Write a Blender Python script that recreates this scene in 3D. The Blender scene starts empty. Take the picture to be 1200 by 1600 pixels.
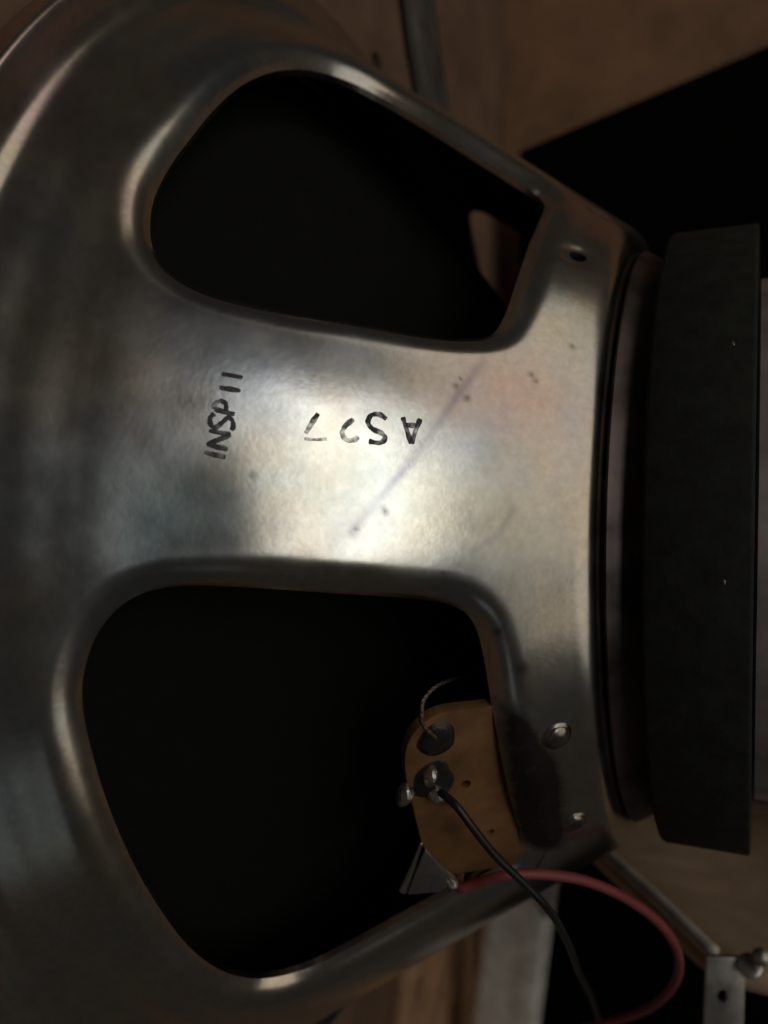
import bpy, bmesh, math, random
import numpy as np
from mathutils import Vector, Matrix
random.seed(4); rng = np.random.default_rng(4)
S = 0.001                                    # everything below is written in millimetres
scene = bpy.context.scene

# ------------------------------------------------------------------ camera
cam_data = bpy.data.cameras.new('camera')
cam_data.sensor_fit = 'VERTICAL'; cam_data.sensor_height = 36.0
cam_data.lens = 36.0 * 1303.2 / 1600.0
cam_data.clip_start = 0.002; cam_data.clip_end = 20
cam_data.dof.use_dof = True; cam_data.dof.focus_distance = 0.097; cam_data.dof.aperture_fstop = 17
camera = bpy.data.objects.new('camera', cam_data); scene.collection.objects.link(camera)
right = Vector((0.91247747, 0.40861411, 0.0204789)); fwd = Vector((-0.40892678, 0.91245337, 0.01441279)); up = Vector((-0.01279678, -0.02152571, 0.99968639))
M = Matrix.Identity(4)
for i in range(3):
    M[i][0] = right[i]; M[i][1] = up[i]; M[i][2] = -fwd[i]
M[0][3], M[1][3], M[2][3] = 18.528*S, -149.802*S, 0.950*S
camera.matrix_world = M
scene.camera = camera

# ------------------------------------------------------------------ light
world = bpy.data.worlds.new('World'); scene.world = world; world.use_nodes = True
bg = world.node_tree.nodes['Background']
bg.inputs[0].default_value = (0.95, 0.86, 0.74, 1); bg.inputs[1].default_value = 0.022
def area(name, loc, target, sx, sy, power, col):
    l = bpy.data.lights.new(name, 'AREA'); l.shape = 'RECTANGLE'; l.size = sx; l.size_y = sy; l.energy = power; l.color = col
    o = bpy.data.objects.new(name, l); scene.collection.objects.link(o)
    o.location = loc
    o.rotation_euler = (Vector(target) - Vector(loc)).to_track_quat('-Z', 'Y').to_euler()
    return o
area('window_light', (0.56, -0.59, 0.150), (-0.02, -0.068, 0.008), 0.16, 0.56, 0.72, (1.0, 0.985, 0.93))
area('room_lamp', (0.74, -0.21, 0.21), (-0.02, -0.068, 0.008), 0.56, 1.50, 1.65, (1.0, 0.88, 0.72))
area('ceiling_lamp', (-0.17, -0.43, 0.86), (-0.05, -0.08, 0.04), 0.10, 0.10, 0.030, (0.90, 1.0, 0.94))
area('low_fill', (0.17, -0.55, -0.64), (-0.05, -0.08, -0.03), 0.14, 0.30, 0.012, (0.86, 1.0, 0.98))  # added fill from below, breaks up flat reflections on the lower ring
scene.cycles.max_bounces = 6; scene.cycles.caustics_reflective = False
vs = scene.view_settings
vs.view_transform = 'Standard'; vs.look = 'None'; vs.gamma = 1; vs.exposure = 0; vs.use_curve_mapping = False

# ------------------------------------------------------------------ material helpers
def mat(name):
    m = bpy.data.materials.new(name); m.use_nodes = True
    nt = m.node_tree; b = nt.nodes['Principled BSDF']
    return m, nt, b
def N(nt, kind, **kw):
    n = nt.nodes.new(kind)
    for k, v in kw.items():
        if k.startswith('i_'):
            key = k[2:]; key = int(key) if key.isdigit() else key.replace('_', ' ')
            n.inputs[key].default_value = v
        else: setattr(n, k, v)
    return n
def noise(nt, scale, detail=4, rough=.55, coord=None):
    n = N(nt, 'ShaderNodeTexNoise'); n.inputs['Scale'].default_value = scale; n.inputs['Detail'].default_value = detail; n.inputs['Roughness'].default_value = rough
    c = nt.nodes.new('ShaderNodeTexCoord') if coord is None else coord
    nt.links.new(c.outputs['Object'], n.inputs['Vector']); return n
def ramp(nt, src, stops):
    r = nt.nodes.new('ShaderNodeValToRGB'); e = r.color_ramp.elements
    while len(e) < len(stops): e.new(.5)
    for el, (p, c) in zip(e, stops): el.position = p; el.color = (*c, 1) if len(c) == 3 else c
    nt.links.new(src, r.inputs[0]); return r
def mix(nt, fac, a, b):
    m = nt.nodes.new('ShaderNodeMix'); m.data_type = 'RGBA'
    for sock, v in ((m.inputs[0], fac), (m.inputs[6], a), (m.inputs[7], b)):
        if hasattr(v, 'is_linked'): nt.links.new(v, sock)
        else: sock.default_value = v if not isinstance(v, tuple) or len(v) == 4 else (*v, 1)
    return m.outputs[2]
def bump(nt, b, h, strength, dist, prev=None):
    n = nt.nodes.new('ShaderNodeBump'); n.inputs['Strength'].default_value = strength; n.inputs['Distance'].default_value = dist*S
    nt.links.new(h, n.inputs['Height'])
    if prev: nt.links.new(prev.outputs[0], n.inputs['Normal'])
    nt.links.new(n.outputs[0], b.inputs['Normal']); return n
def simple(name, col, rough=.5, metal=0., var=.25, scale=300, bs=.3, bd=.1):
    m, nt, b = mat(name)
    n = noise(nt, scale, 3)
    lo = tuple(c*(1-var) for c in col); hi = tuple(min(1, c*(1+var)) for c in col)
    r = ramp(nt, n.outputs[0], [(.3, lo), (.7, hi)]); nt.links.new(r.outputs[0], b.inputs['Base Color'])
    b.inputs['Metallic'].default_value = metal
    rr = N(nt, 'ShaderNodeMapRange'); rr.inputs[3].default_value = max(.02, rough-.08); rr.inputs[4].default_value = min(1, rough+.1)
    nt.links.new(n.outputs[0], rr.inputs[0]); nt.links.new(rr.outputs[0], b.inputs['Roughness'])
    n2 = noise(nt, scale*3, 1); bump(nt, b, n2.outputs[0], bs, bd)
    return m

# galvanised, faintly iridescent steel of the basket
def steel_basket():
    m, nt, b = mat('plated_steel')
    tc = nt.nodes.new('ShaderNodeTexCoord')
    n1 = noise(nt, 42, 3, .5, tc)
    tint = ramp(nt, n1.outputs[0], [(.32, (.51, .56, .61)), (.45, (.60, .605, .59)), (.56, (.66, .60, .51)), (.66, (.66, .545, .53))])
    n2 = noise(nt, 900, 3, .65, tc)
    grain = ramp(nt, n2.outputs[0], [(.25, (.80, .80, .80)), (.75, (1, 1, 1))])
    mul = nt.nodes.new('ShaderNodeMix'); mul.data_type = 'RGBA'; mul.blend_type = 'MULTIPLY'; mul.inputs[0].default_value = 1
    nt.links.new(tint.outputs[0], mul.inputs[6]); nt.links.new(grain.outputs[0], mul.inputs[7])
    def attr(n): a = nt.nodes.new('ShaderNodeAttribute'); a.attribute_name = n; return a
    ink = attr('ink'); dark_patch = attr('dark_patch'); speck = attr('speck')
    ta = attr('tint'); mul2 = nt.nodes.new('ShaderNodeMix'); mul2.data_type = 'RGBA'; mul2.blend_type = 'MULTIPLY'; mul2.inputs[0].default_value = 1
    nt.links.new(mul.outputs[2], mul2.inputs[6]); nt.links.new(ta.outputs['Color'], mul2.inputs[7])
    c1 = mix(nt, ink.outputs['Fac'], mul2.outputs[2], (.21, .175, .26))
    # ragged edge on the dark patch beside the rivets
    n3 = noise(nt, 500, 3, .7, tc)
    ad = N(nt, 'ShaderNodeMath', operation='ADD'); nt.links.new(dark_patch.outputs['Fac'], ad.inputs[0])
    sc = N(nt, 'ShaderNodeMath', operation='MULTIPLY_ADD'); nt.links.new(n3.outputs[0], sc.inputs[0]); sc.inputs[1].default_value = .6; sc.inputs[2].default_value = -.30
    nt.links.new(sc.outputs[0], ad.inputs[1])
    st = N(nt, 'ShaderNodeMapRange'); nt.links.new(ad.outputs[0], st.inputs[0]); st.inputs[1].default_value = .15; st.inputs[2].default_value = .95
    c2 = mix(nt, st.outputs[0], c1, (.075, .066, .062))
    c3 = mix(nt, speck.outputs['Fac'], c2, (.08, .07, .06))
    nt.links.new(c3, b.inputs['Base Color'])
    me = N(nt, 'ShaderNodeMapRange'); nt.links.new(st.outputs[0], me.inputs[0]); me.inputs[3].default_value = 1; me.inputs[4].default_value = .96
    nt.links.new(me.outputs[0], b.inputs['Metallic'])
    n4 = noise(nt, 120, 2, .6, tc)
    rr = N(nt, 'ShaderNodeMapRange'); nt.links.new(n4.outputs[0], rr.inputs[0]); rr.inputs[1].default_value = .3; rr.inputs[2].default_value = .7; rr.inputs[3].default_value = .19; rr.inputs[4].default_value = .27
    rs = N(nt, 'ShaderNodeMath', operation='MULTIPLY_ADD'); nt.links.new(st.outputs[0], rs.inputs[0]); rs.inputs[1].default_value = .22; nt.links.new(rr.outputs[0], rs.inputs[2]); nt.links.new(rs.outputs[0], b.inputs['Roughness'])
    b.inputs['Specular IOR Level'].default_value = .25
    n5 = noise(nt, 650, 1, .5, tc); b1 = bump(nt, b, n5.outputs[0], .06, .09)
    n6 = noise(nt, 1700, 1, .5, tc); bump(nt, b, n6.outputs[0], .12, .035, b1)
    return m
M_basket = steel_basket()
M_inner = simple('inner_shade', (.012, .012, .012), .8, 0, .3, 300, .2, .05)  # black colour stands in for shade inside the basket and hole edge
M_steel = simple('bare_steel', (.50, .47, .45), .38, 1, .2, 220, .2, .06)
M_rivet = simple('rivet_steel', (.34, .31, .29), .30, 1, .3, 400, .5, .1)
M_plate = simple('coppery_steel', (.15, .115, .108), .5, 1, .55, 130, .35, .15)
M_back = simple('pinkish_steel', (.46, .38, .36), .5, .7, .25, 160, .3, .1)
M_magnet = simple('ferrite', (.0165, .0180, .0150), .8, 0, .35, 350, .5, .12); M_magnet.node_tree.nodes['Principled BSDF'].inputs['Specular IOR Level'].default_value = .25
M_cone = simple('black_paper', (.007, .0076, .0062), .92, 0, .15, 500, .4, .1); M_cone.node_tree.nodes['Principled BSDF'].inputs['Specular IOR Level'].default_value = .12
M_board = simple('phenolic_board', (.185, .092, .036), .6, 0, .38, 170, .3, .05)
M_wood = simple('brown_hardboard', (.30, .165, .092), .8, 0, .22, 70, .35, .12)
M_baffle = simple('dark_hardboard', (.150, .088, .055), .85, 0, .22, 70, .35, .12)
M_tan = simple('tan_fibre', (.42, .25, .14), .8, 0, .2, 120, .3, .08)
M_black = simple('black_cloth', (.003, .003, .003), .97, 0, .3, 800, .4, .1); M_black.node_tree.nodes['Principled BSDF'].inputs['Specular IOR Level'].default_value = .05
M_zinc = simple('dull_zinc', (.46, .44, .41), .42, .8, .2, 180, .25, .08)
M_strut = simple('pale_zinc', (.70, .68, .63), .45, .15, .2, 180, .25, .08)
M_chassis = simple('tinted_zinc', (.55, .40, .28), .5, .25, .3, 60, .25, .08)
M_solder = simple('solder', (.50, .48, .45), .36, 1, .2, 900, .6, .2)
M_dark = simple('dark_resin', (.018, .016, .015), .4, 0, .3, 600, .5, .15)
M_red = simple('red_insulation', (.25, .055, .060), .5, 0, .15, 300, .15, .05)
M_blackwire = simple('black_insulation', (.012, .012, .012), .38, 0, .2, 300, .15, .05)
M_ink = simple('stamp_ink', (.042, .043, .050), .55, 0, .4, 900, .3, .05)
def worn(m, scale, lo, hi):
    nt = m.node_tree; b = nt.nodes['Principled BSDF']; n = noise(nt, scale, 2, .6)
    q = N(nt, 'ShaderNodeMapRange'); nt.links.new(n.outputs[0], q.inputs[0]); q.inputs[1].default_value = lo; q.inputs[2].default_value = hi; q.inputs[3].default_value = .25
    nt.links.new(q.outputs[0], b.inputs['Alpha'])
worn(M_ink, 700, .26, .56)
M_faint = simple('worn_stamp_ink', (.045, .046, .052), .55, 0, .4, 900, .3, .05); worn(M_faint, 700, .36, .66)
M_strap = simple('tarnished_metal', (.11, .10, .095), .6, .5, .4, 150, .4, .15)
M_tinsel = simple('copper_braid', (.26, .20, .17), .4, 1, .3, 2500, .8, .2)

# ------------------------------------------------------------------ mesh helpers
def link(name, verts, faces, m, parent=None, smooth=True, scale=S):
    me = bpy.data.meshes.new(name)
    me.from_pydata([tuple(float(c)*scale for c in v) for v in verts], [], faces); me.update()
    if smooth: me.polygons.foreach_set('use_smooth', [True]*len(me.polygons))
    me.materials.append(m)
    o = bpy.data.objects.new(name, me); scene.collection.objects.link(o)
    if parent: o.parent = parent
    return o
def bm_link(name, bm, m, parent=None, smooth=False):
    bmesh.ops.recalc_face_normals(bm, faces=bm.faces)
    me = bpy.data.meshes.new(name); bm.to_mesh(me); bm.free()
    if smooth: me.polygons.foreach_set('use_smooth', [True]*len(me.polygons))
    me.materials.append(m)
    o = bpy.data.objects.new(name, me); scene.collection.objects.link(o)
    if parent: o.parent = parent
    return o
def smooth_angle(o, deg=35):
    me = o.data
    me.polygons.foreach_set('use_smooth', [True]*len(me.polygons))
    bm = bmesh.new(); bm.from_mesh(me)
    for e in bm.edges:
        if len(e.link_faces) == 2 and e.calc_face_angle(0) > math.radians(deg): e.smooth = False
    bm.to_mesh(me); bm.free()
def empty(name):
    o = bpy.data.objects.new(name, None); scene.collection.objects.link(o); o.empty_display_size = .01; return o
def tag(o, label=None, cat=None, group=None, kind=None):
    if label: o['label'] = label
    if cat: o['category'] = cat
    if group: o['group'] = group
    if kind: o['kind'] = kind
    return o
def lathe(name, prof, m, parent, n=192, closed=False, wob=0., sharp=35):
    # prof: (X, R) pairs about the X axis
    prof = list(prof); k = len(prof); v = []; f = []
    ph = rng.uniform(0, 6.28, 6)
    for j in range(n):
        a = 2*math.pi*j/n
        w = wob*(math.sin(3*a+ph[0]) + .7*math.sin(7*a+ph[1]) + .5*math.sin(17*a+ph[2]) + .4*math.sin(29*a+ph[3]))
        for (x, r) in prof: v.append((x + w*.3, -(r+w)*math.cos(a), (r+w)*math.sin(a)))
    for j in range(n):
        q = (j+1) % n
        for i in range(k if closed else k-1):
            i2 = (i+1) % k
            f.append((j*k+i, j*k+i2, q*k+i2, q*k+i))
    bm = bmesh.new()
    vs_ = [bm.verts.new([c*S for c in p]) for p in v]
    for q in f: bm.faces.new([vs_[i] for i in q])
    bmesh.ops.remove_doubles(bm, verts=bm.verts, dist=1e-7)
    o = bm_link(name, bm, m, parent); smooth_angle(o, sharp); return o
def catmull(pts, per=12, closed=False):
    P = [np.array(p, float) for p in pts]; n = len(P); out = []
    rngi = range(n) if closed else range(n-1)
    for i in rngi:
        if closed: a, b, c, d = P[(i-1) % n], P[i], P[(i+1) % n], P[(i+2) % n]
        else: a, b, c, d = P[max(i-1, 0)], P[i], P[i+1], P[min(i+2, n-1)]
        for t in np.arange(per)/per:
            out.append(.5*((2*b) + (c-a)*t + (2*a-5*b+4*c-d)*t*t + (-a+3*b-3*c+d)*t**3))
    if not closed: out.append(P[-1])
    return np.array(out)
def tube(name, pts, rad, m, parent=None, per=14, sides=14, taper=None, twist=0):
    C = catmull(pts, per); n = len(C); v = []; f = []
    T = np.gradient(C, axis=0); T /= np.linalg.norm(T, axis=1)[:, None]
    u = np.cross(T[0], [0, 0, 1.]);  u = np.cross(T[0], [1., 0, 0]) if np.linalg.norm(u) < .1 else u
    u /= np.linalg.norm(u)
    for i in range(n):
        u = u - T[i]*(u@T[i]); u /= np.linalg.norm(u); w = np.cross(T[i], u)
        r = rad*(1 if taper is None else taper(i/(n-1)))
        for j in range(sides):
            a = 2*math.pi*j/sides + twist*i
            rr = r*(1+.18*math.cos(3*(2*math.pi*j/sides))) if twist else r
            v.append(C[i] + rr*(math.cos(a)*u + math.sin(a)*w))
    for i in range(n-1):
        for j in range(sides):
            q = (j+1) % sides
            f.append((i*sides+j, i*sides+q, (i+1)*sides+q, (i+1)*sides+j))
    f.append(tuple(range(sides-1, -1, -1))); f.append(tuple((n-1)*sides+j for j in range(sides)))
    return link(name, v, f, m, parent)
def slab(name, poly, normal, thick, m, parent=None, bev=.3, holes=(), seg=2):
    # poly in 3D (planar), extruded by thick against normal, bevelled
    n = Vector(normal).normalized()
    bm = bmesh.new()
    a = [bm.verts.new(Vector(p)*S) for p in poly]
    fc = bm.faces.new(a); fc.normal_update()
    if fc.normal.dot(n) < 0: fc.normal_flip()
    r = bmesh.ops.extrude_face_region(bm, geom=[fc])
    for e in r['geom']:
        if isinstance(e, bmesh.types.BMVert): e.co -= n*thick*S
    bmesh.ops.recalc_face_normals(bm, faces=bm.faces)
    if bev: bmesh.ops.bevel(bm, geom=list(bm.edges), offset=bev*S, segments=seg, profile=.6, affect='EDGES', clamp_overlap=True)
    o = bm_link(name, bm, m, parent); smooth_angle(o, 40)
    return o
def cut(o, cutters):
    # real openings: boolean-subtract each (verts, faces) and leave nothing behind
    for cverts, cfaces in cutters:
        c = link('cutter', cverts, cfaces, M_black, smooth=False)
        bm = bmesh.new(); bm.from_mesh(c.data); bmesh.ops.recalc_face_normals(bm, faces=bm.faces); bm.to_mesh(c.data); bm.free()
        md = o.modifiers.new('cut', 'BOOLEAN'); md.operation = 'DIFFERENCE'; md.object = c; md.solver = 'EXACT'
        bpy.context.view_layer.update()
        dg = bpy.context.evaluated_depsgraph_get()
        me = bpy.data.meshes.new_from_object(o.evaluated_get(dg))
        o.modifiers.clear(); o.data = me
        bpy.data.objects.remove(c, do_unlink=True)
def prism(poly, n, depth):
    n = np.array(n, float); n /= np.linalg.norm(n); k = len(poly); P = [np.array(p, float) for p in poly]
    v = [p+n*depth for p in P]+[p-n*depth for p in P]
    f = [tuple(range(k)), tuple(range(2*k-1, k-1, -1))]+[(i, (i+1) % k, k+(i+1) % k, k+i) for i in range(k)]
    return v, f
def frame_of(n):
    n = np.array(n, float); n /= np.linalg.norm(n)
    u = np.cross([0, 0, 1.], n)
    if np.linalg.norm(u) < .1: u = np.cross([1., 0, 0], n)
    u /= np.linalg.norm(u); return u, np.cross(n, u), n
def disc_poly(c, n, r, k=24, ry=None, rot=0):
    u, w, n = frame_of(n); ry = ry or r; cr, sr = math.cos(rot), math.sin(rot)
    return [np.array(c)+u*(r*math.cos(t)*cr-ry*math.sin(t)*sr)+w*(r*math.cos(t)*sr+ry*math.sin(t)*cr) for t in [2*math.pi*i/k for i in range(k)]]
def dome(name, c, n, r, h, m, parent, k=28, rings=8, rim=0., squash=1., lump=0.):
    u, w, n = frame_of(n); c = np.array(c, float); v = [c+n*h]; f = []
    prof = [(r*math.sin(t), h*math.cos(t)) for t in np.linspace(0, math.pi/2, rings)[1:]]
    if rim: prof += [(r+rim, 0.02), (r+rim, -.4)]
    else: prof += [(r*.98, -.5)]
    ph = rng.uniform(0, 6.28, 3)
    for (a, b) in prof:
        for j in range(k):
            t = 2*math.pi*j/k; q = 1+lump*(math.sin(2*t+ph[0])+.6*math.sin(3*t+ph[1])+.4*math.sin(5*t+ph[2]))
            v.append(c+u*a*q*math.cos(t)+w*a*q*squash*math.sin(t)+n*b)
    for j in range(k): f.append((0, 1+j, 1+(j+1) % k))
    for i in range(len(prof)-1):
        for j in range(k):
            q = (j+1) % k; f.append((1+i*k+j, 1+(i+1)*k+j, 1+(i+1)*k+q, 1+i*k+q))
    return link(name, v, f, m, parent)

# ------------------------------------------------------------------ setting: cabinet boards behind the loudspeaker
def box(x0, x1, y0, y1, z0, z1):
    v = [(x, y, z) for x in (x0, x1) for y in (y0, y1) for z in (z0, z1)]
    f = [(0, 1, 3, 2), (4, 6, 7, 5), (0, 4, 5, 1), (2, 3, 7, 6), (0, 2, 6, 4), (1, 5, 7, 3)]
    return v, f
baffle = link('baffle_board', *box(-73, -61.4, -230, 121.8, -220, 240), M_baffle, smooth=False)
cut(baffle, [prism(disc_poly((-67, 0, 0), (1, 0, 0), 86.5, 96), (1, 0, 0), 12),
             prism(disc_poly((-61, 19.5, 105), (1, 0, 0), 2.6, 20), (1, 0, 0), 9)])
tag(baffle, 'brown hardboard baffle the loudspeaker is is mounted in', 'board')
side = link('cabinet_panel', *box(-73, 190, 122, 131, -220, 240), M_wood, smooth=False)
tag(side, kind='structure')

# ------------------------------------------------------------------ the loudspeaker
speaker = empty('loudspeaker')
tag(speaker, 'loudspeaker seen from behind, pressed silver steel basket with windows and a thick black magnet', 'loudspeaker')

# --- basket: a pressed cone of revolution, windows and holes cut through, edges rolled inwards
A0, K = 50.5, .75
def Rc(x): return A0 - K*x
prof = np.array([(1.2, 45.0), (1.2, 47.4), (1.0, 48.7), (.5, 49.8), (-.4, 50.8), (-1.7, 51.8), (-4, 53.5), (-9, Rc(-9)), (-20, Rc(-20)), (-32, Rc(-32)), (-42, Rc(-42)+.1),
    (-45.6, Rc(-45.6)-.03), (-47.3, Rc(-47.3)-.08), (-49.6, Rc(-49.6)-.03), (-51.8, Rc(-51.8)-.12), (-53.6, Rc(-53.6)-.02), (-54.7, Rc(-54.7)), (-55.6, 92.25), (-56.3, 92.95), (-56.85, 93.9), (-57.1, 95.0), (-57.2, 96.5), (-57.3, 98.4), (-57.6, 99.1), (-58.4, 99.45), (-61.2, 99.5)])
pc = catmull(prof, 24)
L = np.concatenate([[0], np.cumsum(np.linalg.norm(np.diff(pc, axis=0), axis=1))])
NS = int(L[-1]/.36); ls = np.linspace(0, L[-1], NS)
PX = np.interp(ls, L, pc[:, 0]); PR = np.interp(ls, L, pc[:, 1])
tx = np.gradient(PX); tr = np.gradient(PR); tl = np.hypot(tx, tr)
nX, nR = tr/tl, -tx/tl                        # outward normal of the profile (rear/outside)
ang = np.concatenate([np.arange(-78, 98, .3), np.arange(98, 282, .8)])
NA = len(ang)
win = np.array([[-46.0, -13.2], [-45.34, -10.26], [-44.08, -7.93], [-41.86, -5.88], [-39.18, -4.86], [-35.42, -4.70], [-29.9, -5.2], [-23.04, -6.1], [-17.09, -7.02], [-12.81, -8.16], [-10.67, -10.35], [-9.75, -14.55], [-9.31, -21.66], [-9.0, -29.84], [-8.95, -40], [-9.15, -47.5], [-10.6, -51.8], [-13.6, -53.4], [-18.5, -53.8], [-25, -54.2], [-32.49, -54.4], [-37.29, -53.8], [-41.04, -51.2], [-43.26, -47.0], [-44.48, -41.04], [-44.93, -34.46], [-45.5, -25.13], [-45.9, -18]])
win = catmull(win, 6, True)
win_up = np.array([[-44.3, 25.3], [-44.9, 28.3], [-44.85, 32.3], [-44.6, 36.1], [-44.5, 41.4], [-44.3, 47.5], [-43.6, 53], [-42.2, 58], [-39.8, 62.2], [-36.3, 64.8], [-31, 66], [-25, 66], [-17, 65.5], [-12.5, 64.7], [-10.2, 62], [-9.3, 57], [-8.9, 45.8], [-9.1, 34.8], [-9.6, 28.4], [-10.9, 25.2], [-14.5, 23.3], [-18.9, 22.3], [-24.5, 21.5], [-31.1, 20.6], [-37, 20.4], [-40.7, 21.2], [-43.1, 22.9]])
win_up = catmull(win_up, 6, True)
OFF = np.array([0, 74.2, 164.7, 250.])
XX = np.repeat(PX[:, None], NA, 1); AA = np.repeat(ang[None], NS, 0); RR = np.repeat(PR[:, None], NA, 1)
ctr = -29.5
rel = AA[..., None]-OFF-ctr; rel = (rel+180) % 360-180
wi = np.abs(rel).argmin(-1); arel = np.take_along_axis(rel, wi[..., None], -1)[..., 0]+ctr
def sdf(X, A, R, poly):
    a = poly; b = np.roll(poly, -1, 0); X = X.ravel(); A = A.ravel(); R = R.ravel()
    best = np.full(X.shape, 1e9); nx = np.zeros_like(X); na = np.zeros_like(X); inside = np.zeros(X.shape, bool)
    D = math.pi/180
    for (x0, a0), (x1, a1) in zip(a, b):
        s0 = np.stack([1.25*(x0-X), R*(a0-A)*D]); s1 = np.stack([1.25*(x1-X), R*(a1-A)*D]); e = s1-s0
        t = np.clip(-(s0*e).sum(0)/((e*e).sum(0)+1e-12), 0, 1); q = s0+e*t; d = np.hypot(*q); k = d < best
        best = np.where(k, d, best); nx = np.where(k, x0+(x1-x0)*t, nx); na = np.where(k, a0+(a1-a0)*t, na)
        c = ((a0 > A) != (a1 > A)); xi = x0+(A-a0)/(a1-a0+1e-12)*(x1-x0); inside ^= c & (X < xi)
    return np.where(inside, -best, best), nx, na
dW = np.full(XX.shape, 30.); WXn = XX.copy(); WAn = AA.copy()
rows = (PX < -3) & (PX > -53)
d_, nx_, na_ = sdf(XX[rows], arel[rows], RR[rows], win)
shp = XX[rows].shape
du_, nxu, nau = sdf(XX[rows], AA[rows], RR[rows], win_up)          # the window above the spoke has an outline of its own
upm = (wi[rows] == 1).ravel(); d_ = np.where(upm, du_, d_); nx_ = np.where(upm, nxu, nx_)
na_ = np.where(upm, nau, na_-arel[rows].ravel()+AA[rows].ravel())
dW[rows] = d_.reshape(shp); WXn[rows] = nx_.reshape(shp); WAn[rows] = na_.reshape(shp)
# little punched hole on the shoulder
hx, ha = -3.8, 44.6
uu = 1.25*(XX-hx); vv = RR*np.radians(AA-ha); cr, sr = math.cos(.5), math.sin(.5)
u2 = (uu*cr+vv*sr)/1.0; v2 = (-uu*sr+vv*cr)/.72; rh = np.hypot(u2, v2); dH = (rh-1.35)
dmin = np.minimum(dW, dH)
fs = dmin[:-1, :]+dmin[1:, :]; keep = (fs + np.roll(fs, -1, 1)) > 0
# vertices touching a removed face but kept are snapped to the outline
rem = ~keep; remv = np.zeros(XX.shape, bool)
remv[:-1] |= rem; remv[1:] |= rem; r2 = np.roll(rem, 1, 1); remv[:-1] |= r2; remv[1:] |= r2
kv = np.zeros(XX.shape, bool); k2 = np.roll(keep, 1, 1); kv[:-1] |= keep|k2; kv[1:] |= keep|k2
snap = (remv & kv) | (kv & (dmin < 0))
sw = snap & (dW < dH); sh_ = snap & (dH <= dW)
PXg = XX.copy(); PAg = AA.copy()
PXg[sw] = WXn[sw]; PAg[sw] = WAn[sw]
fac = 1.35/np.maximum(rh, .05)
PXg[sh_] = hx+(uu*fac/1.25)[sh_]; PAg[sh_] = ha+np.degrees((vv*fac)/RR)[sh_]
dWs = np.where(sw, 0, np.maximum(dW, 0))
order = np.argsort(PX)
PRg = np.where(snap, np.interp(PXg, PX[order], PR[order]), RR)
lip = np.clip(1-dWs/4.3, 0, 1)
disp = -2.2*lip**2.5
disp += -.30*np.exp(-((np.maximum(dH, 0)-.3)/1.4)**2)                 # dimple round the hole
d2 = np.hypot(1.25*(XX+4.1), RR*np.radians(AA-66)); disp += -.35*np.exp(-(d2/1.6)**2)
def wave(sx, sa, n=7):
    o = np.zeros(XX.shape)
    for _ in range(n):
        kx = rng.normal()*sx; ka = rng.normal()*sa; o += np.sin(kx*XX+np.round(ka)*np.radians(AA)+rng.uniform(0, 6.28))
    return o/n
disp += .10*wave(.14, 7)+.03*wave(.5, 22)
mask = np.clip((-1-XX)/3, 0, 1); disp *= mask
# shallow pressed pocket where the spoke runs out into the ring
for k in OFF:
    aa = ((AA-k-7.2+180) % 360)-180
    u_ = (XX+38.5)/5.5; v_ = (RR*np.radians(aa+6.5))/7.5
    disp += -.30*np.exp(-(u_*u_+v_*v_)**1.5)*(1-lip)
nXg = np.interp(PXg, PX[order], nX[order]); nRg = np.interp(PXg, PX[order], nR[order])
nXg = np.where(snap, nXg, nX[:, None]); nRg = np.where(snap, nRg, nR[:, None])
GX = PXg+disp*nXg; GR = PRg+disp*nRg
ca, sa = np.cos(np.radians(PAg)), np.sin(np.radians(PAg))
V = np.stack([GX, -GR*ca, GR*sa], -1).reshape(-1, 3)
idx = -np.ones(NS*NA, int); used = np.where(kv.ravel())[0]; idx[used] = np.arange(len(used))
I, J = np.where(keep); J2 = (J+1) % NA
F = np.stack([idx[I*NA+J], idx[I*NA+J2], idx[(I+1)*NA+J2], idx[(I+1)*NA+J]], 1)
NRM = np.stack([np.repeat(nX[:, None], NA, 1), -nR[:, None]*ca, nR[:, None]*sa], -1).reshape(-1, 3)
nv = len(used); Vo = V[used]; Vi = Vo-.9*NRM[used]
E_ = np.concatenate([F[:, [0, 1]], F[:, [1, 2]], F[:, [2, 3]], F[:, [3, 0]]]); key = np.sort(E_, 1)
_, inv, cnt = np.unique(key, axis=0, return_inverse=True, return_counts=True)
B_ = E_[cnt[inv.ravel()] == 1]
rimq = np.stack([B_[:, 1], B_[:, 0], B_[:, 0]+nv, B_[:, 1]+nv], 1)
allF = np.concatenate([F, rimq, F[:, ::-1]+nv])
bme = bpy.data.meshes.new('basket')
bme.from_pydata((np.concatenate([Vo, Vi])*S).tolist(), [], allF.tolist()); bme.update()
ev = np.zeros(len(bme.edges)*2, int); bme.edges.foreach_get('vertices', ev); ev = np.sort(ev.reshape(-1, 2), 1)
bk = np.sort(B_, 1); code = lambda e: e[:, 0]*10000000+e[:, 1]
shp_e = np.isin(code(ev), np.concatenate([code(bk), code(bk+nv)]))
sat = bme.attributes.new('sharp_edge', 'BOOLEAN', 'EDGE'); sat.data.foreach_set('value', shp_e)
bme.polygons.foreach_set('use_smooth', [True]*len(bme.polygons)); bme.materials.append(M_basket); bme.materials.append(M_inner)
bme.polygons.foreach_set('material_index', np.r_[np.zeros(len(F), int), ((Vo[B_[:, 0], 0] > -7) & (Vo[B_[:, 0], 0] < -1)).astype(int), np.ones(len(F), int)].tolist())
basket = bpy.data.objects.new('basket', bme); scene.collection.objects.link(basket); basket.parent = speaker
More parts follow.
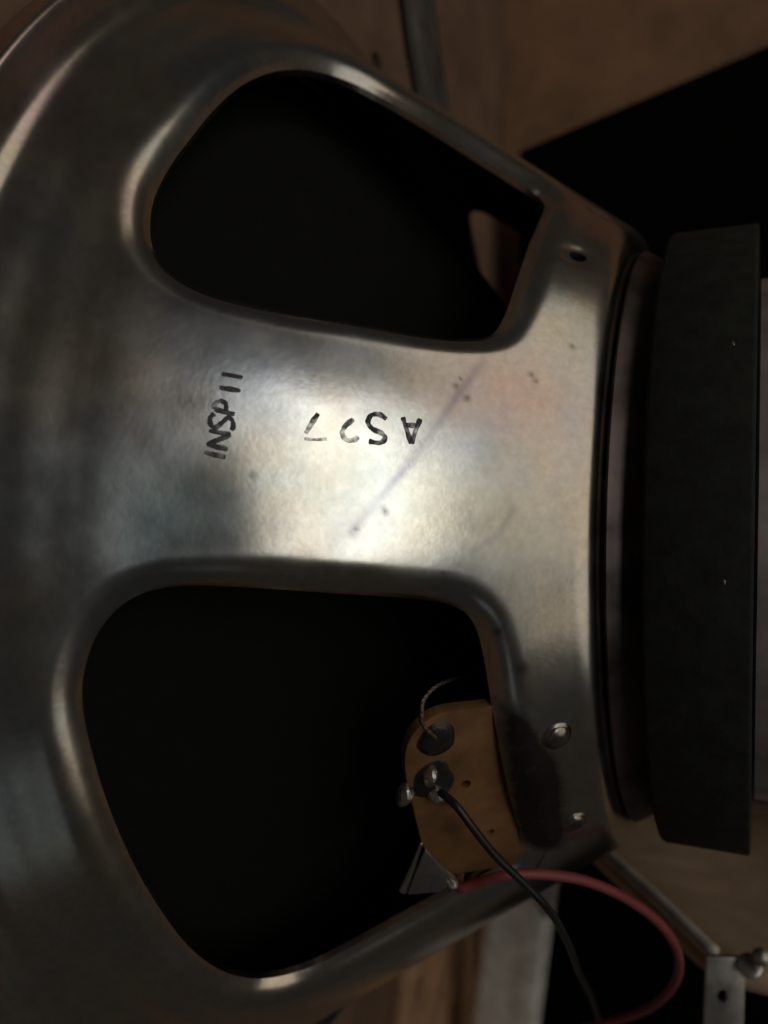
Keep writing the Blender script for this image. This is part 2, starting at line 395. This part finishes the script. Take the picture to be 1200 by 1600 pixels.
def segdist(pts):
    d = np.full(XX.shape, 1e9)
    for (x0, a0), (x1, a1) in zip(pts[:-1], pts[1:]):
        p0 = np.stack([1.25*(x0-XX), RR*np.radians(a0-AA)]); e = np.stack([np.full(XX.shape, 1.25*(x1-x0)), RR*np.radians(a1-a0)])
        t = np.clip(-(p0*e).sum(0)/((e*e).sum(0)), 0, 1); d = np.minimum(d, np.hypot(*(p0+e*t)))
    return d
ink = .6*np.exp(-(segdist([[-11.34, 20.2], [-14.16, 13.5], [-17.33, 7.03], [-22.3, -.05]])/.52)**2)*(.75+.25*np.sin(XX*1.3))
ink += .30*np.exp(-(segdist([[-11.2, -2.0], [-8.8, -.2], [-7.2, 3]])/.4)**2)
patch_d, _, _ = sdf(XX, AA, RR, np.array([[-8.9, -20.8], [-7.2, -21.6], [-5.6, -24.0], [-4.6, -28], [-3.6, -31], [-3.2, -36], [-3.9, -42], [-4.0, -47], [-5.6, -52.5], [-9.6, -49], [-9.2, -30]]))
dark_patch = np.clip(.5-patch_d.reshape(XX.shape)/2.6, 0, 1)
speck = np.zeros(XX.shape)
for x, a, r in [(-13.69, 16.41, .35), (-12.45, 15.29, .45), (-13.28, 17.38, .25), (-13.92, -4.2, .3), (-21.9, .32, .28), (-19.34, 2.02, .35), (-19.5, 2.5, .25), (-2.6, 26.39, .4), (-6.43, 20.32, .35), (-5.9, 19.6, .3), (-31.18, 4.62, .35), (-8.6, -11.5, .6), (-6.5, -16.5, .7)]:
    speck = np.maximum(speck, .75*np.exp(-((1.25*(XX-x))**2+(RR*np.radians(AA-a))**2)/(r*r)))
tint = np.ones(XX.shape+(4,), np.float32)  # plating tints, with the spoke's dark teal reflection painted in
for x, a, sx, sa, c in ((-8, 17, 7, 6, (1.04, .86, .85)), (-10, 1, 9, 7, (1.06, .96, .78)), (-26, 16, 6, 5, (.90, .95, 1.06)), (-22, 5, 8, 5, (1.02, 1.03, .97)), (-38, 1, 5.5, 4.5, (.62, .74, .76)), (-4, -12, 6, 9, (1.05, .93, .78)), (-3, 32, 4, 7, (.94, .99, 1.0)), (-40, 14, 7, 8, (.98, .90, .86))):
    w = np.exp(-(((XX-x)/sx)**2+((AA-a)/sa)**2))[..., None]
    tint[..., :3] *= (1-w)+w*np.array(c)
ta = bme.attributes.new('tint', 'FLOAT_COLOR', 'POINT'); ta.data.foreach_set('color', np.tile(tint.reshape(-1, 4)[used], (2, 1)).ravel().astype(np.float32))
for nm, arr in (('ink', ink), ('dark_patch', dark_patch), ('speck', speck)):
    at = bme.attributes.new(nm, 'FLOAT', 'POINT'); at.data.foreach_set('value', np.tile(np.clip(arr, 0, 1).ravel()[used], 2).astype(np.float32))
c0 = bme.polygons[len(F)//2]; cc = c0.center
if c0.normal.dot(Vector((0, cc.y, cc.z))) < 0: bme.flip_normals()

# --- ink stamps on the spoke
gi = lambda x, a: (np.interp(x, PX[order], GX[order, :][:, 0]*0+PX[order]))
def surf(x, a, lift):
    i = int(np.argmin(np.abs(PX-x))); j = int(np.argmin(np.abs(ang-a)))
    d = disp[i, j]+lift; r = float(np.interp(x, PX[order], PR[order]))
    xx = x+d*.6; rr = r+d*.8; t = math.radians(a)
    return (xx, -rr*math.cos(t), rr*math.sin(t))
def stamp(strokes, width, name='stamped_letter', m=None):
    v = []; f = []
    for s in strokes:
        C = catmull(s, 10) if len(s) > 2 else np.array([np.array(s[0])+(np.array(s[1])-np.array(s[0]))*t for t in np.linspace(0, 1, 12)])
        r0 = Rc(C[:, 0].mean()); U = np.stack([C[:, 0]*1.25, np.radians(C[:, 1])*r0], 1)
        T = np.gradient(U, axis=0); T /= np.linalg.norm(T, axis=1)[:, None]; Nn = np.stack([-T[:, 1], T[:, 0]], 1)
        b = len(v); n = len(U); ph = rng.uniform(0, 6.28, 2)
        for i in range(n):
            e = min(i, n-1-i); w = width*(.5 if e else .3)*(1+.12*math.sin(i*.35+ph[0])+.07*math.sin(i*.9+ph[1]))
            for sgn in (-1, -.35, .35, 1):
                q = U[i]+Nn[i]*w*sgn
                v.append(surf(q[0]/1.25, math.degrees(q[1]/r0), .05 if abs(sgn) < 1 else .02))
        for i in range(n-1):
            for c in range(3): f.append((b+i*4+c, b+i*4+c+1, b+(i+1)*4+c+1, b+(i+1)*4+c))
    return link(name, v, f, m or M_ink, basket)
GL = {"A": [[[-18.33, 11.78], [-17.8, 10.4], [-17.31, 9.14]], [[-17.31, 9.14], [-17.0, 10.6], [-16.69, 11.92]], [[-18.0, 11.0], [-16.86, 11.15]]],
 "S": [[[-19.8, 11.27], [-20.47, 11.61], [-21.21, 11.42], [-21.47, 10.69], [-21.02, 10.08], [-20.15, 9.79], [-19.77, 9.31], [-20.22, 8.79], [-21.24, 8.8]]],
 "2": [[[-22.81, 10.73], [-23.49, 9.92], [-23.69, 9.23], [-23.25, 8.64], [-22.53, 8.74], [-22.25, 9.12]]],
 "7": [[[-26.0, 10.73], [-26.5, 9.71], [-26.93, 8.72]]],
 "1a": [[[-34.8, 12.74], [-32.95, 12.76]]], "1b": [[[-34.8, 11.55], [-32.96, 11.59]]],
 "P": [[[-33.2, 9.52], [-34.0, 9.6], [-34.96, 9.7]], [[-34.96, 9.7], [-34.93, 10.17], [-34.46, 10.46], [-34.02, 10.2], [-33.99, 9.66]]],
 "Sb": [[[-34.9, 9.35], [-35.2, 8.95], [-35.1, 8.4], [-34.65, 8.25], [-34.2, 8.65], [-33.75, 9.15], [-33.35, 9.0], [-33.2, 8.5], [-33.35, 8.15]]],
 "N": [[[-33.46, 6.55], [-35.25, 6.75]], [[-35.25, 6.75], [-33.33, 7.78]], [[-33.33, 7.78], [-35.2, 7.9]]], "I": [[[-35.4, 6.11], [-33.58, 5.87]]]}
for k in GL: stamp(GL[k], .58 if k in 'AS27' else .54, m=M_faint if k in '27' else None)
stamp([[[-27.0, 8.24], [-26.08, 8.27], [-25.01, 8.49]]], .36, m=M_faint)

# --- rivets that hold the terminal board
def cone_n(a): t = math.radians(a); return np.array([.6, -.8*math.cos(t), .8*math.sin(t)])
for x, a in ((-3.62, -27.6), (-3.3, -46.6)):
    dome('rivet', surf(x, a, .0), cone_n(a), 1.5, .65, M_rivet, speaker, rim=.45, lump=.04)

# --- magnet system and cone
lathe('front_plate', [(1.5, 20), (1.5, 46.4), (1.9, 46.9), (2.5, 46.6), (4.6, 45.2), (6.0, 44.6), (6.0, 20)], M_plate, speaker, wob=.05)
lathe('magnet', [(6.13, 16), (6.13, 48.5), (6.3, 48.95), (6.7, 49.1), (17.75, 49.1), (18.1, 49.0), (18.2, 48.7), (18.2, 16)], M_magnet, speaker, wob=.035, sharp=60)
for x, a, q in ((15.6, 28.2, .20), (15.2, -5.6, .17)):
    t = math.radians(a); dome('dust_fleck', (x, -49.1*math.cos(t), 49.1*math.sin(t)), (0, -math.cos(t), math.sin(t)), q, 0.06, M_rivet, speaker, k=10, rings=4, lump=.25, squash=1.8)
lathe('back_plate', [(18.25, 12), (18.25, 40.6), (18.6, 41), (23.5, 41), (24.2, 40.3), (24.2, .01)], M_back, speaker, wob=.03)
lathe('paper_cone', [(-59.5, 84.5), (-58.5, 82), (-45, 68), (-30, 49), (-19, 33), (-14, 21), (-13.5, 19.3), (-30, .01)], M_cone, speaker)
lathe('voice_coil_former', [(-13.6, 19.1), (1.0, 19.1)], M_cone, speaker)
lathe('spider', [(-12.0, 19.5), (-11, 24), (-12.4, 27), (-11, 30), (-12.4, 33), (-11, 36), (-8.8, 40), (-2, 43), (.6, 46)], M_cone, speaker)

# --- terminal board with joints
bn = np.array([.6, -.6472, -.4702])
bpts = catmull([[-11.2, -53.6, -20.6], [-15.11, -57.0, -21.2], [-17.83, -57.77, -23.61], [-19.26, -56.9, -26.65], [-19.8, -55.04, -29.9], [-20.06, -52.06, -34.32], [-20.34, -46.94, -41.73], [-19.78, -42.84, -46.67]], 4)
P0 = np.array([-10.56, -44.633, -32.428]); 
bpts = [p-bn*((p-P0)@bn) for p in list(bpts)+[np.array([-10.86, -34.92, -46.17]), np.array([-4.0, -31.0, -43.6]), np.array([-4.5, -48.0, -19.8])]]
board_drop = (-bn*1.7+np.array([-.25, .30, -.80]))*S
board = slab('terminal_board', [p+bn*.8 for p in bpts], bn, 1.6, M_board, speaker, bev=.15)
cut(board, [prism(disc_poly(c, bn, r, 18), bn, 3) for c, r in (((-13.74, -49.2, -32.11), .75), ((-12.38, -42.03, -40.25), .5))])
o = dome('eyelet', (-15.31, -55.8, -25.03), bn, 2.1, .5, M_dark, board, rim=.4, lump=.05)
o = dome('eyelet', (-16.9, -52.6, -31.0), bn, 3.1, .45, M_dark, board, rim=.3, lump=.10)
dome('solder_joint', (-17.04+.3, -53.95-.3, -29.8-.2), bn, .85, 1.3, M_solder, board, lump=.12, squash=1.5)
dome('solder_joint', (-16.75, -51.9, -32.9), bn, .95, 1.5, M_solder, board, lump=.14, squash=1.4)
dome('solder_joint', (-15.3, -50.3, -34.2), bn, .6, .9, M_solder, board, lump=.1)
dome('solder_joint', (-19.93, -54.57, -32.61), bn, 1.1, 1.4, M_solder, board, lump=.15, squash=1.3)
board.location = board_drop
dome('solder_joint', (-17.6, -42.6, -47.6), bn, .8, 1.2, M_solder, board, lump=.15)
lug = slab('solder_lug', [np.array(p)+bn*1.2 for p in ([-19.73, -48.55, -40.65], [-18.84, -45.57, -43.62], [-17.71, -42.24, -46.75], [-19.71, -42.95, -48.32], [-23.02, -46.24, -48.03], [-21.58, -47.28, -44.75])], bn+np.array([-.5, .2, -.3]), .6, M_steel, board, bev=.15)
tube('lug_fold', [(-19.6, -49.2, -40.4), (-21.3, -47.9, -44.4), (-23.1, -46.8, -48.2)], .62, M_steel, board, taper=lambda t: .35+.65*t)
tube('tinsel_lead', [[-14.9, -57.38, -24.47], [-15.4, -60.6, -22.2], [-15.02, -61.85, -20.59], [-14.95, -61.31, -19.11], [-14.58, -58.62, -18.1], [-14.74, -52.49, -18.23], [-15.2, -44.72, -18.88], [-16.5, -34, -19.0], [-18.5, -27.5, -16.5]], .26, M_tinsel, board, twist=.5, sides=12)

# --- hook-up wires
o = tube('black_wire', [[-17.2, -51.2, -32.4], [-15.9, -51.9, -32.7], [-14.4, -52.3, -33.6], [-12.66, -51.52, -36.05], [-10.49, -49.04, -39.88], [-7.65, -45.68, -44.08], [-5.25, -41.64, -48.69], [-4.76, -32.1, -56.96], [-5.59, -19.14, -67.34], [-6.63, -1.22, -80.58], [-8.09, 18.88, -97.34], [-9, 40, -118], [-9, 60, -150]], .52, M_blackwire)
tag(o, 'thin black wire soldered to the brown terminal board, running down past the red wire', 'wire')
o = tube('red_wire', [[-18.6, -34.5, -45.0], [-18.9, -38.4, -48.0], [-18.0, -40.3, -48.6], [-16.12, -40.13, -47.85], [-11.77, -39.8, -45.94], [-7.39, -36.29, -46.25], [-2.33, -30.81, -48.39], [2.43, -23.92, -52.86], [6.14, -15.88, -59.19], [7.82, -6.91, -67.27], [6.75, 1.45, -75.9], [2.47, 8.41, -84.56], [-3.77, 13.65, -91.22], [-12.91, 18.18, -98.49], [-25, 24, -112], [-30, 40, -150]], .72, M_red)
tag(o, 'red insulated wire looping in an arc below the magnet', 'wire')

# ------------------------------------------------------------------ things behind and below
o = slab('black_divider', [[-51.11, 104, 118.85], [90, 104, 154.9], [90, 104, -190], [-37.9, 104, -190], [-50.4, 104, 81.12], [-51.0, 104, 99.31]], (0, -1, 0), 5, M_black, bev=.4)
tag(o, 'matt black divider board with a slanted top edge standing behind the magnet', 'divider')

fibre = slab('fibre_board', [(-59.4, 44, -100), (-59.4, 98, -100), (-59.4, 98, -175), (-59.4, 30, -175)], (1, 0, 0), 1.9, M_tan, bev=.2)
cut(fibre, [prism(q, (1, 0, 0), 4) for q in (
    [(-59.4, 75.8, -113.5), (-59.4, 77.8, -114.9), (-59.4, 68.6, -128.9), (-59.4, 66.9, -128.0)],
    [(-59.4, 79.0, -136), (-59.4, 83.5, -138.2), (-59.4, 78.4, -143.5), (-59.4, 74.2, -141.4)],
    [(-59.4, 51.2, -114.7), (-59.4, 54.6, -116.7), (-59.4, 52.4, -121.3), (-59.4, 49.4, -119.5)])])
tag(fibre, 'tan fibre board with dark slots, below the basket rim left of the metal post', 'board')

post = empty('metal_post')
tag(post, 'bent silver metal post standing below the basket beside the slotted tan board', 'post')
def sheet(name, rows_, m, parent, thick=.9):
    # rows_: list of polylines (same length) lofted, then thickened
    n = len(rows_[0]); v = [p for r in rows_ for p in r]; f = []
    for i in range(len(rows_)-1):
        for j in range(n-1): f.append((i*n+j, i*n+j+1, (i+1)*n+j+1, (i+1)*n+j))
    o = link(name, v, f, m, parent)
    md = o.modifiers.new('thickness', 'SOLIDIFY'); md.thickness = thick*S; md.offset = 0
    return o
def post_rows(top, bot, prof2):
    out = []
    for t in np.linspace(0, 1, 8):
        c = np.array(top)*(1-t)+np.array(bot)*t
        out.append([c+np.array([q[0], q[1], 0]) for q in prof2])
    return out
pp = catmull([(-10, 9), (-8.6, 4), (-7.5, .8), (-5.6, -.6), (-2.5, -.2), (2, .3), (6, .2), (8.6, .8), (9.6, 3.2), (9.9, 7)], 6)
sheet('post_sheet', post_rows((-39.5, 73, -90), (-47.5, 73, -165), pp), M_strut, post)
slab('post_tab', [(-33, 70, -96), (-27.6, 72, -90), (-29.5, 73, -101), (-31.5, 72, -103.5)], (0.1, -1, .1), .8, M_steel, post, bev=.2)

chassis = empty('metal_chassis')
tag(chassis, 'flat silver metal chassis plate under the magnet with a drilled tab at its corner', 'chassis')
edge = catmull([(-16.5, 50, -72), (-12.71, 44.03, -72), (.5, 24.65, -72), (10.88, 8.52, -72), (18.15, 4.8, -72), (40, 6, -72), (90, 8, -72)], 8)
rows_ = []
ins = np.array([.35, .93, 0])
for k, (d, dz) in enumerate([(.5, -4.2), (.1, -2.8), (0, -2.0), (.2, -1.25), (.65, -.6), (1.3, -.18), (2.2, 0), (6, .1), (20, .1), (50, 0.), (101-0, 0)]):
    r = []
    for p in edge:
        if d < 10: q = p+ins*d
        else:
            q = p.copy(); q[1] = p[1]+(98-p[1])*min(1, d/101); q[0] = p[0]+d*.06
        q = np.array([q[0], q[1], -72+dz]); r.append(q)
    rows_.append(r)
sheet('chassis_plate', rows_, M_chassis, chassis, .8)
tube('folded_edge', [(-14.4, 46.6, -71.6), (-12.4, 43.4, -71.4), (.6, 24.3, -71.4), (10.9, 8.3, -71.5), (12.6, 6.2, -71.7)], 1.25, M_strut, chassis)
tab = slab('mounting_tab', [(11.69, 1.9, -70.6), (17.59, 3.76, -70.4), (17.47, 3.74, -92), (11.2, 1.8, -92)], (.3, -.95, 0), .9, M_steel, chassis, bev=.2)
cut(tab, [prism(disc_poly((14.3, 2.4, -77.0), (.3, -.95, 0), .85, 18, ry=1.1), (.3, -.95, 0), 3)])
slab('bent_lug', [(4.2, 15.2, -70.6), (5.2, 15.9, -71.2), (6.6, 17.0, -75.0), (9.0, 18.8, -77.6), (7.6, 18, -77.4), (5.5, 16.5, -74.4)], (.6, -.8, 0), .5, M_steel, chassis, bev=.1)

sc_ = empty('screw')
tag(sc_, 'small bright screw at the right edge of the chassis plate', 'screw')
dome('screw_head', (19.9, .6, -68.2), (-.2, -.9, .45), 1.25, .9, M_solder, sc_, rim=.15)
tube('screw_shank', [(19.9, 1.2, -68.6), (19.2, 2.2, -70.4), (18.8, 3.4, -71.8)], .7, M_solder, sc_, twist=.9, sides=12)
dome('washer', (18.2, 2.6, -70.9), (-.1, -.75, .65), 1.9, .35, M_steel, sc_, rim=.1)

strap = empty('metal_strap')
tag(strap, 'dark grey metal strap with black edges upright on the brown board above the rim', 'strap')
def along(z): return 40.0 - (z-112)*.55
sheet('strap_band', [[np.array([x, along(z)+dy, z+dy*.45]) for x, dy in ((-61.2, 1), (-59.6, 2), (-59.3, 7), (-59.5, 12), (-61.2, 13.5))] for z in (96, 105, 112, 125, 150, 200)], M_strap, strap, .6)
for dy, rr in ((-.6, 1.3), (15.2, 1.7)):
    tube('strap_edge', [(-60.2, along(z)+dy+.5*math.sin(z*.3), z+dy*.45) for z in (96, 103, 111, 118, 127, 140, 200)], rr, M_dark, strap)
